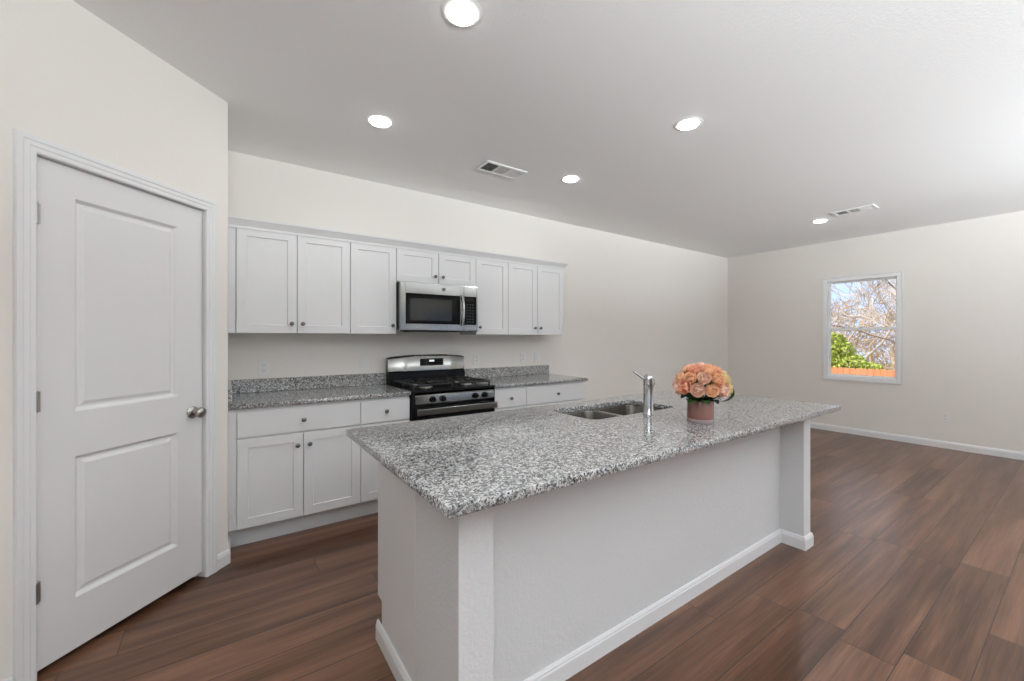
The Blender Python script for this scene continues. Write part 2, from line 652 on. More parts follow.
# ------------------------------------------------------------------ pantry door
door = MB(XF_P).panel_grid([-0.858, -0.722, -0.284, -0.147], [0.030, 0.243, 0.834, 1.020, 1.907, 2.031], 0.018, 0.035,
                           [(1, 1), (1, 3)], [(0.004, 0.003), (0.010, 0.013), (0.009, 0.0), (0.016, -0.009)], 0.0015)
door_o = struct(door.build('door_1', M['door'], smooth=False))
door_o['label'] = 'white two-panel pantry door with a round knob'
for z in (0.345, 1.08, 1.806):
    h = MB(XF_P)
    h.lathe([(0.0, -0.040), (0.0075, -0.039), (0.0075, 0.039), (0.0, 0.040)], 12, T(-0.8595, -0.006, z))
    h.lathe([(0.0, 0.039), (0.005, 0.040), (0.005, 0.044), (0.0, 0.046)], 10, T(-0.8595, -0.006, z))
    h.box(-0.8595, -0.842, 0.0, 0.0178, z - 0.039, z + 0.039)
    h.build('hinge', M['nickel'], door_o, True)['label'] = 'satin nickel hinge'
kn = MB(XF_P)
RX = Matrix.Rotation(PI / 2, 4, 'X')           # +Z -> -Y (towards the room)
kn.lathe([(0.0, 0.0), (0.031, 0.0), (0.032, 0.004), (0.026, 0.010), (0.012, 0.014), (0.011, 0.030), (0.018, 0.036),
          (0.026, 0.044), (0.0285, 0.053), (0.026, 0.062), (0.018, 0.068), (0.0, 0.070)], 28, T(-0.205, 0.018, 0.925) @ RX)
kn.build('knob', M['nickel'], door_o, True, 50)['label'] = 'satin nickel round door knob'

# jamb and casing
j = MB(XF_P)
j.box(DS0, -0.860, 0.0, 0.11, 0, 2.034).box(-0.1445, DS1, 0.0, 0.11, 0, 2.034).box(DS0, DS1, 0.0, 0.11, 2.034, DZ)
j.box(-0.860, -0.848, 0.056, 0.075, 0, 2.034).box(-0.157, -0.1445, 0.056, 0.075, 0, 2.034).box(-0.86, -0.1445, 0.056, 0.075, 2.022, 2.034)
struct(j.build('trim_2', M['jamb']))
# profile (offset outward, thickness towards room)
CP = [(0.0, 0.0), (0.0, 0.010), (0.006, 0.013), (0.020, 0.012), (0.024, 0.015), (0.040, 0.015), (0.044, 0.018), (0.060, 0.018), (0.062, 0.015), (0.062, 0.0)]
s0, s1, zt = -0.858, -0.146, 2.034
loops = []
for (s, z, ds, dz) in ((s0, 0.0, -1, 0), (s0, zt, -1, 1), (s1, zt, 1, 1), (s1, 0.0, 1, 0)):
    loops.append([(s + ds * o, -tk, z + dz * o) for o, tk in CP])
struct(MB(XF_P).loft(loops).build('trim_1', M['trim']))

# ------------------------------------------------------------------ right-hand window
w = MB(XF_R)
a, b_ = WY0, WY1
w.box(a, a + 0.045, -0.003, 0.10, WZ0, WZ1, 0.003).box(b_ - 0.045, b_, -0.003, 0.10, WZ0, WZ1, 0.003)
w.box(a + 0.045, b_ - 0.045, -0.003, 0.10, WZ0, WZ0 + 0.045, 0.003).box(a + 0.045, b_ - 0.045, -0.003, 0.10, WZ1 - 0.045, WZ1, 0.003)
win = struct(w.build('window_1', M['vinyl']))
win['label'] = 'white double-hung window looking onto the backyard'
sa = MB(XF_R)
zm = 1.455


def sash(mb, x0, x1, y0, y1, z0, z1, r, rt, rb):
    mb.box(x0, x0 + r, y0, y1, z0, z1, 0.002).box(x1 - r, x1, y0, y1, z0, z1, 0.002)
    mb.box(x0 + r, x1 - r, y0, y1, z0, z0 + rb, 0.002).box(x0 + r, x1 - r, y0, y1, z1 - rt, z1, 0.002)


up_s = MB(XF_R)
sash(up_s, a + 0.045, b_ - 0.045, 0.068, 0.092, zm - 0.02, WZ1 - 0.045, 0.022, 0.022, 0.035)
us = up_s.build('upper_sash', M['vinyl'], win)
MB(XF_R).box(a + 0.067, b_ - 0.067, 0.079, 0.083, zm + 0.015, WZ1 - 0.067).build('pane', M['glass'], us)
lo_s = MB(XF_R)
sash(lo_s, a + 0.045, b_ - 0.045, 0.038, 0.062, WZ0 + 0.045, zm + 0.022, 0.026, 0.04, 0.03)
ls = lo_s.build('lower_sash', M['vinyl'], win)
MB(XF_R).box(a + 0.071, b_ - 0.071, 0.049, 0.053, WZ0 + 0.075, zm - 0.018).build('pane', M['glass'], ls)
lk = MB(XF_R)
lk.box((a + b_) / 2 - 0.025, (a + b_) / 2 + 0.025, 0.030, 0.060, zm + 0.022, zm + 0.030, 0.002)
lk.box((a + b_) / 2 - 0.004, (a + b_) / 2 + 0.03, 0.026, 0.036, zm + 0.030, zm + 0.037, 0.002)
lk.build('sash_lock', M['vinyl'], win)
# thin trim edge around the opening
tr_ = MB(XF_R)
tr_.box(a - 0.016, a - 0.0005, -0.010, -0.0005, WZ0 - 0.016, WZ1 + 0.016, 0.002).box(b_ + 0.0005, b_ + 0.016, -0.010, -0.0005, WZ0 - 0.016, WZ1 + 0.016, 0.002)
tr_.box(a, b_, -0.010, -0.0005, WZ1 + 0.0005, WZ1 + 0.016, 0.002)
tr_.box(a, b_, -0.014, -0.0005, WZ0 - 0.016, WZ0 - 0.0005, 0.002)
struct(tr_.build('trim_3', M['trim']))

# ------------------------------------------------------------------ cabinets
KNOB = [(0.0, 0.0), (0.0075, 0.0), (0.0065, 0.004), (0.0055, 0.012), (0.008, 0.016), (0.0135, 0.019), (0.0148, 0.023), (0.0125, 0.027), (0.006, 0.029), (0.0, 0.0295)]


def shaker(name, x0, x1, z0, z1, yf, parent, knob=None, rail=0.058, face=-1, t=0.019):
    mb = MB()
    mb.panel_grid([x0, x1], [z0, z1], 0.0, t, [(0, 0)], [(rail, 0.0), (0.0025, 0.009)], 0.0015)
    if face < 0:
        mb.bm.transform(T(0, yf, 0))
    else:                                       # facing +Y
        mb.bm.transform(T(x0 + x1, yf, 0) @ Matrix.Rotation(PI, 4, 'Z'))
    d = mb.build(name, M['cab'], parent)
    if knob:
        add_knob(knob[0], yf, knob[1], d, face)
    return d


def add_knob(x, y, z, parent, face=-1):
    k = MB().lathe(KNOB, 16, T(x, y, z) @ Matrix.Rotation(PI / 2 * (1 if face < 0 else -1), 4, 'X'))
    o = k.build('knob', M['pewter'], parent, True, 50)
    o['label'] = 'small dark pewter knob'
    return o


def drawer(x0, x1, z0, z1, yf, parent, face=-1):
    y0, y1 = (yf, yf + 0.019) if face < 0 else (yf - 0.019, yf)
    d = MB().box(x0, x1, y0, y1, z0, z1, 0.002, 2).build('drawer', M['cab'], parent)
    add_knob((x0 + x1) / 2, yf, (z0 + z1) / 2, d, face)
    return d


UB, UT = 1.36, 2.115
YU = -0.324


def overhead(x0, x1, doors, label, zb=UB, filler=0.0, gap=0.0026):
    r = thing('overhead_cabinet', ((x0 + x1) / 2, -0.0, zb), label, 'cabinet', 'white overhead cabinets along the back wall')
    MB().box(x0, x1, -0.304, -0.002, zb, UT, 0.001).build('carcass', M['cab'], r)
    if filler:
        MB().box(x0, x0 + filler - 0.003, YU + 0.008, -0.3045, zb, UT, 0.001).build('filler_strip', M['cab'], r)
    n = len(doors)
    xa = x0 + filler
    wd = (x1 - xa) / n
    for i, side in enumerate(doors):
        d0, d1 = xa + i * wd + gap, xa + (i + 1) * wd - gap
        kx = d1 - 0.034 if side == 'R' else d0 + 0.034
        shaker('door', d0, d1, zb + 0.003, 2.091, YU, r, (kx, zb + (0.072 if zb < 1.5 else 0.068)))
    return r


overhead(0.001, 0.789, 'RL', 'wide two-door white overhead cabinet in the corner by the pantry wall', filler=0.0445)
overhead(0.789, 1.1585, 'R', 'narrow one-door white overhead cabinet between the corner cabinet and the microwave')
overhead(1.1585, 1.9205, 'RL', 'short two-door white overhead cabinet directly above the microwave', zb=1.802)
overhead(1.9205, 2.288, 'L', 'narrow one-door white overhead cabinet touching the microwave on its window side')
overhead(2.288, 3.026, 'RL', 'two-door white overhead cabinet at the open far end of the row')

CR = [(0, 2.078), (0.004, 2.078), (0.006, 2.095), (0.016, 2.112), (0.028, 2.130), (0.034, 2.138), (0.034, 2.150), (0, 2.150)]
tag(MB().sweep([(0.001, -0.3255), (3.0275, -0.3255), (3.0275, -0.002)], CR).build('crown_molding', M['cab']),
    'white crown molding strip running along the top of the overhead cabinets', 'molding')

YB = -0.63


def base_cab(x0, x1, doors, label, filler=0.0, kside='L'):
    r = thing('base_cabinet', ((x0 + x1) / 2, -0.3, 0.0), label, 'cabinet', 'white base cabinets along the back wall')
    MB().box(x0, x1, -0.61, -0.002, 0.134, 0.883, 0.001).build('carcass', M['cab'], r)
    MB().box(x0, x1, -0.540, -0.525, 0.0, 0.1338).build('toe_kick', M['toe'], r)
    if filler:
        MB().box(x0, x0 + filler - 0.003, YB + 0.008, -0.6105, 0.134, 0.883, 0.001).build('filler_strip', M['cab'], r)
    xa = x0 + filler
    drawer(xa + 0.002, x1 - 0.002, 0.703, 0.862, YB, r)
    n = len(doors)
    wd = (x1 - xa) / n
    for i, side in enumerate(doors):
        d0, d1 = xa + i * wd + 0.002, xa + (i + 1) * wd - 0.002
        kx = d1 - 0.034 if side == 'R' else d0 + 0.034
        shaker('door', d0, d1, 0.136, 0.694, YB, r, (kx, 0.615))
    return r


base_cab(0.001, 0.789, 'RL', 'wide two-door white base cabinet with one drawer in the corner by the pantry wall', filler=0.0445)
base_cab(0.789, 1.1585, 'R', 'narrow white base cabinet between the corner base cabinet and the gas range')
base_cab(1.928, 2.288, 'L', 'narrow white drawer cabinet on the sink side of the gas range')
base_cab(2.288, 3.046, 'RL', 'wide white base cabinet at the far end of the granite counter')


# ------------------------------------------------------------------ worktops
def plate(name, outline, holes, z0, z1, material, parent=None, bev=0.003):
    cu = bpy.data.curves.new(name, 'CURVE')
    cu.dimensions = '2D'
    cu.fill_mode = 'BOTH'
    for lp in [outline] + holes:
        s = cu.splines.new('POLY')
        s.points.add(len(lp) - 1)
        for q, (x, y) in zip(s.points, lp):
            q.co = (x, y, 0, 1)
        s.use_cyclic_u = True
    cu.extrude = (z1 - z0) / 2 - bev
    cu.bevel_depth = bev
    cu.bevel_resolution = 1
    cu.offset = -bev
    tmp = bpy.data.objects.new('tmp', cu)
    COL.objects.link(tmp)
    bpy.context.view_layer.update()
    dg = bpy.context.evaluated_depsgraph_get()
    me = bpy.data.meshes.new_from_object(tmp.evaluated_get(dg))
    bpy.data.objects.remove(tmp)
    mb = MB()
    mb.bm.from_mesh(me)
    bmesh.ops.translate(mb.bm, verts=mb.bm.verts[:], vec=(0, 0, (z0 + z1) / 2))
    bmesh.ops.remove_doubles(mb.bm, verts=mb.bm.verts[:], dist=1e-5)
    return mb.build(name, material, parent)


def rrect(x0, x1, y0, y1, r, seg=6):
    pts = []
    for cx, cy, a0 in ((x1 - r, y1 - r, 0), (x0 + r, y1 - r, 90), (x0 + r, y0 + r, 180), (x1 - r, y0 + r, 270)):
        for k in range(seg + 1):
            a = math.radians(a0 + 90 * k / seg)
            pts.append((cx + r * math.cos(a), cy + r * math.sin(a)))
    return pts


CZ0, CZ1 = 0.8845, 0.9145
wt = plate('worktop', [(0.001, -0.0015), (0.001, -0.6416), (1.160, -0.6416), (1.160, -0.0015)], [], CZ0, CZ1, M['granite'])
tag(wt, 'speckled grey granite worktop between the pantry wall and the gas range', 'worktop')
MB().box(0.0225, 1.160, -0.0215, -0.0015, CZ1 + 0.0004, 1.016, 0.002).build('backsplash', M['granite'], wt)
MB().box(0.0015, 0.0215, -0.6380, -0.0015, CZ1 + 0.0004, 1.016, 0.002).build('side_splash', M['granite'], wt)
wt = plate('worktop', [(1.928, -0.0015), (1.928, -0.6416), (3.074, -0.6416), (3.074, -0.0015)], [], CZ0, CZ1, M['granite'])
tag(wt, 'speckled grey granite worktop on the far side of the gas range, open at its end', 'worktop')
MB().box(1.928, 3.072, -0.0215, -0.0015, CZ1 + 0.0004, 1.016, 0.002).build('backsplash', M['granite'], wt)

# ------------------------------------------------------------------ gas range
RX0, RX1 = 1.1645, 1.9235
rg = thing('gas_range', ((RX0 + RX1) / 2, -0.34, 0.0), 'stainless and black gas range standing between the granite worktops', 'stove')
b = MB().box(RX0, RX1, -0.615, -0.03, 0.035, 0.895, 0.003)
for x in (RX0 + 0.05, RX1 - 0.05):
    for y in (-0.57, -0.08):
        b.lathe([(0.0, 0.0), (0.018, 0.0), (0.018, 0.006), (0.010, 0.010), (0.010, 0.036), (0.0, 0.036)], 12, T(x, y, 0))
b.box(RX0, RX0 + 0.0255, -0.652, -0.6155, 0.035, 0.893, 0.003).box(RX1 - 0.0115, RX1, -0.652, -0.6155, 0.035, 0.893, 0.003)
b.build('body', M['black'], rg)
ct = MB().box(RX0, RX1, -0.655, -0.105, 0.8955, 0.917, 0.004, 2)
ct.box(RX0 + 0.03, RX1 - 0.03, -0.60, -0.13, 0.9165, 0.919, 0.001)
ct.build('cooktop', M['black'], rg)
# backguard: black lower back, bowed steel face with arched top
MB().box(RX0, RX1, -0.10, -0.0305, 0.896, 1.0175, 0.003).build('splash_panel', M['black'], rg)


def bow(u):
    # plan of the steel face: shallow at the ends, fuller in the middle
    e = min(u, 1 - u)
    return -0.088 - 0.026 * min(1.0, e / 0.20) ** 1.5


def arch(u):
    e = min(u, 1 - u)
    return 1.150 + 0.024 * min(1.0, (e / 0.30)) ** 0.6


loops = []
for k in range(33):
    u = k / 32
    x = RX0 + u * (RX1 - RX0)
    y = bow(u)
    z = arch(u)
    loops.append([(x, -0.031, 1.018), (x, y + 0.012, 1.018), (x, y, 1.030), (x, y + 0.010, z - 0.016), (x, y + 0.016, z - 0.005), (x, y + 0.028, z), (x, -0.031, z)])
bg = MB().loft(loops).build('backguard', M['steel'], rg, True, 40)
# control display on the backguard face
dm = MB().box(-0.116, 0.116, -0.004, 0.0, -0.033, 0.033, 0.0015)
tilt = T((RX0 + RX1) / 2 + 0.026, -0.1090, 1.105) @ Matrix.Rotation(math.radians(-7), 4, 'X')
dm.bm.transform(tilt)
dsp = dm.build('control_display', M['glass_black'], bg)
ck = MB()
seg7 = {1: 'bc', 2: 'abged', 0: 'abcdef', 8: 'abcdefg'}


def digit(mb, x, z, n, w=0.009, h=0.015, t_=0.0022):
    S = {'a': (x, x + w, z + h - t_, z + h), 'd': (x, x + w, z, z + t_), 'g': (x, x + w, z + h / 2 - t_ / 2, z + h / 2 + t_ / 2),
         'f': (x, x + t_, z + h / 2, z + h), 'e': (x, x + t_, z, z + h / 2), 'b': (x + w - t_, x + w, z + h / 2, z + h), 'c': (x + w - t_, x + w, z, z + h / 2)}
    for c in seg7[n]:
        q = S[c]
        mb.box(q[0], q[1], -0.0048, -0.0042, q[2], q[3])


for i in range(4):
    digit(ck, -0.026 + i * 0.0125, 0.004, 8)
ck.bm.transform(tilt)
ck.build('clock_digits', M['display'], dsp)
for sx in (-1, 1):
    bt = MB()
    for i in range(5):
        for jj in range(3):
            x = sx * (0.044 + i * 0.015)
            z = -0.022 + jj * 0.021
            bt.box(x - 0.0045, x + 0.0045, -0.0047, -0.0042, z - 0.0025, z + 0.0025)
    bt.bm.transform(tilt)
    bt.build('button_pad', M['button'], dsp)

# burners and grates
burn = [(RX0 + 0.19, -0.47, 0.046), (RX0 + 0.19, -0.23, 0.036), (RX1 - 0.19, -0.47, 0.040), (RX1 - 0.19, -0.23, 0.046)]
for (x, y, r) in burn:
    q = MB().lathe([(0.0, 0.9192), (r + 0.012, 0.9192), (r + 0.010, 0.924), (r - 0.004, 0.927), (r - 0.004, 0.931), (0.0, 0.931)], 24, T(x, y, 0))
    bo = q.build('burner', M['nickel'], rg, True)
    q = MB().lathe([(0.0, 0.9312), (r, 0.9312), (r + 0.001, 0.936), (r - 0.006, 0.940), (0.0, 0.941)], 24, T(x, y, 0))
    q.build('burner_cap', M['iron'], bo, True)
for side in (0, 1):
    gx0, gx1 = (RX0 + 0.025, (RX0 + RX1) / 2 - 0.012) if side == 0 else ((RX0 + RX1) / 2 + 0.012, RX1 - 0.025)
    gy0, gy1 = -0.605, -0.125
    g = MB()
    bw = 0.006
    zg0, zg1 = 0.944, 0.958
    for y in (gy0, (gy0 + gy1) / 2, gy1):
        g.box(gx0, gx1, y - bw, y + bw, zg0, zg1, 0.003)
    for x in (gx0 + bw, gx1 - bw):
        g.box(x - bw, x + bw, gy0, gy1, zg0, zg1, 0.003)
    for cy in (-0.47, -0.23):
        cx = (gx0 + gx1) / 2
        for ang in range(0, 360, 45):
            a_ = math.radians(ang)
            ln = 0.16 if ang % 90 else 0.125
            if ang % 180 == 0:
                ln = 0.165
            mxx = T(cx, cy, 0) @ Matrix.Rotation(a_, 4, 'Z')
            g.box(0.030, ln, -0.0045, 0.0045, zg0 + 0.003, zg1 + 0.003, 0.002, mx=mxx)
    for x in (gx0 + bw, gx1 - bw):
        for y in (gy0, (gy0 + gy1) / 2, gy1):
            g.box(x - bw, x + bw, y - bw, y + bw, 0.9175, zg0 + 0.002, 0.002)
    g.build('burner_grate', M['iron'], rg)
# front: control panel, knobs, oven door, drawer
cp = MB().poly_prism([(-0.6155, 0.806), (-0.662, 0.806), (-0.664, 0.812), (-0.657, 0.872), (-0.652, 0.880), (-0.6155, 0.894)], 'x', RX0 + 0.026, RX1 - 0.012)
cpo = cp.build('control_panel', M['steel'], rg)
for kx in (1.334, 1.421, 1.720, 1.812):
    k = MB().lathe([(0.0, 0.0), (0.024, 0.0), (0.024, 0.006), (0.0205, 0.010), (0.019, 0.030), (0.016, 0.034), (0.0, 0.035)], 20, T(kx, -0.660, 0.843) @ RX)
    k.box(kx - 0.004, kx + 0.004, -0.7035, -0.672, 0.825, 0.861, 0.002)
    k.build('burner_knob', M['black'], cpo, True)
od = MB().panel_grid([RX0 + 0.026, RX0 + 0.11, RX1 - 0.11, RX1 - 0.012], [0.225, 0.36, 0.66, 0.782], -0.655, 0.0395, [(1, 1)], [(0.003, 0.002)], 0.004)
odo = od.build('oven_door', M['black'], rg)
MB().box(RX0 + 0.114, RX1 - 0.114, -0.6555, -0.6535, 0.364, 0.656).build('oven_window', M['glass_black'], odo)
hd = MB().box(RX0 + 0.028, RX1 - 0.004, -0.706, -0.688, 0.724, 0.778, 0.006, 3)
for x in (RX0 + 0.06, RX1 - 0.06):
    hd.box(x - 0.014, x + 0.014, -0.692, -0.6545, 0.738, 0.764, 0.003)
hd.build('oven_handle', M['steel'], odo, True, 30)
dr = MB().box(RX0 + 0.026, RX1 - 0.012, -0.652, -0.6155, 0.045, 0.215, 0.004, 2)
dro = dr.build('storage_drawer', M['steel'], rg)
MB().box(RX0 + 0.15, RX1 - 0.15, -0.672, -0.6525, 0.185, 0.200, 0.004, 2).build('handle', M['steel'], dro)

# ------------------------------------------------------------------ microwave
MX0, MX1, MZ0, MZ1 = 1.1625, 1.896, 1.393, 1.797
mw = thing('microwave', ((MX0 + MX1) / 2, -0.2, MZ0), 'stainless microwave with a black glass door mounted over the gas range', 'microwave')
bd = MB().box(MX0, MX1, -0.362, -0.004, MZ0 + 0.002, MZ1, 0.003)
bd.box(MX0 + 0.15, MX1 - 0.15, -0.345, -0.05, MZ0 - 0.010, MZ0 + 0.003, 0.003)
bd.build('housing', M['black'], mw)
yf0, yf1 = -0.402, -0.3625
dv = 1.745                                        # split between door and control side
fd = MB()
fd.box(MX0 + 0.001, 1.209, yf0, yf1, MZ0, MZ1, 0.003, 2)
fd.box(1.209, 1.714, yf0, yf1, 1.703, MZ1, 0.003, 2)
fd.box(1.209, 1.714, yf0, yf1, MZ0, 1.449, 0.003, 2)
fd.box(1.714, dv, yf0, yf1, MZ0, MZ1, 0.003, 2)
fdo = fd.build('door', M['steel'], mw)
MB().box(1.2095, 1.7135, yf0 + 0.004, yf1, 1.4495, 1.7025, 0.001).build('window_glass', M['glass_black'], fdo)
MB().box(1.246, 1.632, yf0 + 0.003, yf0 + 0.0045, 1.478, 1.664).build('window_screen', M['mwglass'], fdo)
hb = MB()
hp = []
for k in range(9):
    f = k / 8
    hp.append((1.731, yf0 - 0.008 - 0.026 * math.sin(PI * f) ** 0.6, 1.440 + f * 0.268))
hb.tube(hp, 0.0105, 10)
hb.box(1.722, 1.740, yf0 - 0.012, yf0 + 0.002, 1.432, 1.452, 0.003).box(1.722, 1.740, yf0 - 0.012, yf0 + 0.002, 1.696, 1.716, 0.003)
hb.build('handle', M['chrome'], fdo, True)['label'] = 'bright bowed vertical handle'
bdg = MB().lathe([(0.0, 0.0), (0.0175, 0.0), (0.0175, 0.0015), (0.0150, 0.0022), (0.0, 0.0022)], 28, T(1.552, yf0, 1.752) @ RX)
bgo = bdg.build('badge', M['badge'], fdo, True)
ring = MB()
ring.lathe([(0.0150, 0.0024), (0.0165, 0.0024), (0.0165, 0.0030), (0.0150, 0.0030)], 28, T(1.552, yf0, 1.752) @ RX, cap=False)


def stroke(pts, r=0.0007):
    ring.tube([(1.552 + x * 0.015, yf0 - 0.0028, 1.752 + z * 0.015) for x, z in pts], r, 6)


# two interlaced script letters inside the round badge
stroke([(0.05, 0.42), (-0.15, 0.60), (-0.42, 0.45), (-0.55, 0.05), (-0.42, -0.40), (-0.15, -0.48), (0.02, -0.20), (-0.02, 0.10), (-0.25, 0.02)])
stroke([(0.52, 0.40), (0.30, 0.58), (0.12, 0.38), (0.28, 0.08), (0.10, -0.18), (0.18, -0.46), (0.42, -0.48), (0.58, -0.25)])
ring.build('emblem', M['chrome'], bgo, True)
cs = MB()
cs.box(dv + 0.001, 1.756, yf0, yf1, MZ0, MZ1, 0.003, 2)
cs.box(1.8805, MX1 - 0.001, yf0, yf1, MZ0, MZ1, 0.003, 2)
cs.box(1.756, 1.8805, yf0, yf1, 1.703, MZ1, 0.003, 2)
cs.box(1.756, 1.8805, yf0, yf1, MZ0, 1.449, 0.003, 2)
cso = cs.build('control_side', M['steel'], mw)
cpn = MB().box(1.7565, 1.880, yf0 + 0.003, yf1, 1.4495, 1.7025, 0.001).build('control_panel', M['glass_black'], cso)
kb = MB()
for i in range(3):
    for jj in range(7):
        x = 1.777 + i * 0.029
        z = 1.468 + jj * 0.026
        kb.box(x, x + 0.020, yf0 + 0.0022, yf0 + 0.0031, z, z + 0.014)
kb.build('keypad', M['button'], cpn)
MB().box(1.775, 1.853, yf0 + 0.0022, yf0 + 0.0031, 1.663, 1.690).build('clock_window', M['mwglass'], cpn)
vg = MB().box(MX0 + 0.01, MX1 - 0.01, -0.398, -0.3635, MZ0 - 0.007, MZ0 - 0.0005, 0.001)
vg.build('bottom_vent', M['black'], mw)

# ------------------------------------------------------------------ island
IX0, IX1, IYF = 0.548, 3.066, -2.622            # wing walls' outer faces and front
IREC, IKN, ICAB = -2.487, -2.285, -1.848
isl = thing('kitchen_island', (1.8, -2.25, 0.0), 'long pale grey island with textured end walls under the granite top', 'island')
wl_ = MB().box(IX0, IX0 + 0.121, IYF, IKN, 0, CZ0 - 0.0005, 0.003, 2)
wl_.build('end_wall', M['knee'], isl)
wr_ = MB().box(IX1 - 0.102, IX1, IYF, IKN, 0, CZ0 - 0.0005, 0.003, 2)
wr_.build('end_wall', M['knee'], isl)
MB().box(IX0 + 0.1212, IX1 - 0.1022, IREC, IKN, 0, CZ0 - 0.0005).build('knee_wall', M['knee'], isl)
cb = MB().poly_prism([(IKN + 0.0005, 0.0), (IKN + 0.0005, CZ0 - 0.001), (ICAB, CZ0 - 0.001), (ICAB, 0.185), (ICAB - 0.055, 0.185), (ICAB - 0.055, 0.0)], 'x', IX0 + 0.0003, IX0 + 0.018)
cb.build('side_panel', M['cab'], isl)
cb = MB().poly_prism([(IKN + 0.0005, 0.0), (IKN + 0.0005, CZ0 - 0.001), (ICAB, CZ0 - 0.001), (ICAB, 0.185), (ICAB - 0.055, 0.185), (ICAB - 0.055, 0.0)], 'x', IX1 - 0.018, IX1 - 0.0003)
cb.build('side_panel', M['cab'], isl)
# cabinet run on the range side, hollow at the sink
cr = MB()
xc0, xc1 = IX0 + 0.0185, IX1 - 0.0185
cr.box(xc0, xc1, IKN + 0.0006, IKN + 0.015, 0.185, CZ0 - 0.001)
cr.box(xc0, xc1, IKN + 0.0152, ICAB, 0.185, 0.203)
cr.box(xc0, xc1, ICAB - 0.014, ICAB, 0.203, CZ0 - 0.001)
cr.build('carcass', M['cab'], isl)
MB().box(xc0, xc1, ICAB - 0.075, ICAB - 0.06, 0.0, 0.1845).build('toe_kick', M['toe'], isl)
yd_ = ICAB + 0.0195
xd = [xc0, 1.02, 1.48, 1.90, 2.32, xc1]
for i in range(5):
    x0, x1 = xd[i] + 0.003, xd[i + 1] - 0.003
    kx = x1 - 0.034 if i in (0, 2) else x0 + 0.034
    shaker('door', x0, x1, 0.19, 0.700, yd_, isl, (kx, 0.62), face=1)
    drawer(x0, x1, 0.708, 0.866, yd_, isl, face=1)
bbm = MB().sweep([(IX0, ICAB - 0.01), (IX0, IYF), (IX0 + 0.121, IYF), (IX0 + 0.121, IREC), (IX1 - 0.102, IREC), (IX1 - 0.102, IYF), (IX1, IYF), (IX1, ICAB - 0.055)], BB)
bbm.build('baseboard', M['trim'], isl)

SX0, SX1, SY0, SY1 = 1.505, 2.208, -2.232, -1.882
itop = plate('worktop', [(0.440, -1.7355), (0.440, -2.780), (3.068, -2.780), (3.068, -1.7355)], [rrect(SX0, SX1, SY0, SY1, 0.05)], CZ0, CZ1, M['granite'])
tag(itop, 'large speckled grey granite island top with a sink cut into it', 'worktop')

# sink (hung under the cut-out)
sk = thing('kitchen_sink', ((SX0 + SX1) / 2, (SY0 + SY1) / 2, 0.70), 'stainless double-bowl sink set under the island granite beside the faucet', 'sink')
xm = 1.845
SB = 0.8838
bowls = [(SX0 - 0.004, xm - 0.014, 0.695), (xm + 0.014, SX1 + 0.004, 0.695)]
holes = [rrect(a_, c_, SY0 - 0.004, SY1 + 0.004, 0.055) for a_, c_, z in bowls]
outer = rrect(SX0 - 0.016, SX1 + 0.016, SY0 - 0.012, SY1 + 0.012, 0.06)
plate('rim', outer, holes, SB - 0.003, SB, M['sinksteel'], sk, bev=0.0005)
for (a_, c_, zb) in bowls:
    mb = MB()
    lps = []
    for dz, ins, r in ((0.0, 0.0, 0.055), (0.006, 0.001, 0.055), (0.14, 0.006, 0.052), (0.170, 0.014, 0.05), (0.183, 0.032, 0.045), (0.188, 0.06, 0.04)):
        lps.append([(x, y, SB - 0.0035 - dz) for x, y in rrect(a_ + ins, c_ - ins, SY0 - 0.004 + ins, SY1 + 0.004 - ins, r)])
    mb.loft(lps, cap0=False, cap1=True)
    bo = mb.build('bowl', M['sinksteel'], sk, True, 60)
    cx, cy = (a_ + c_) / 2, (SY0 + SY1) / 2
    dn = MB().lathe([(0.0, 0.0), (0.018, 0.0006), (0.020, 0.002), (0.040, 0.0025), (0.044, 0.0008), (0.044, 0.0003), (0.0, 0.0001)], 24, T(cx, cy, SB - 0.0035 - 0.188))
    dn.build('drain', M['chrome'], bo, True)

# faucet
fa = thing('faucet', (1.871, -2.284, CZ1), 'short chrome single-lever faucet standing on the island beside the sink', 'faucet')
fx, fy_ = 1.871, -2.284
FM = T(fx, fy_, CZ1)
MB().lathe([(0.0, 0.0002), (0.029, 0.0002), (0.029, 0.004), (0.0262, 0.008), (0.0255, 0.150), (0.0262, 0.156), (0.0262, 0.164), (0.0, 0.164)], 28, FM).build('body', M['chrome'], fa, True, 50)
hdm = MB().lathe([(0.0, 0.1645), (0.0255, 0.1645), (0.0258, 0.186), (0.0235, 0.203), (0.017, 0.214), (0.008, 0.218), (0.0, 0.219)], 28, FM).build('lever_cap', M['chrome'], fa, True, 50)
sp = MB()
dx, dy = 0.86, 0.51
sp.tube([(fx + dx * r, fy_ + dy * r, CZ1 + z) for r, z in ((0.012, 0.100), (0.05, 0.125), (0.10, 0.150), (0.145, 0.163))], [0.017, 0.0165, 0.016, 0.017], 14)
sp.tube([(fx + dx * r, fy_ + dy * r, CZ1 + z) for r, z in ((0.145, 0.1635), (0.168, 0.163), (0.182, 0.150), (0.186, 0.125))], [0.0178, 0.018, 0.018, 0.0165], 14)
sp.build('spout', M['chrome'], fa, True, 50)
lv = MB()
lx, ly = -0.80, 0.60
lv.tube([(fx + lx * r, fy_ + ly * r, CZ1 + z) for r, z in ((0.006, 0.186), (0.030, 0.197), (0.055, 0.214), (0.080, 0.232))], [0.009, 0.0075, 0.0065, 0.0058], 12)
lv.build('lever', M['chrome'], hdm, True, 50)

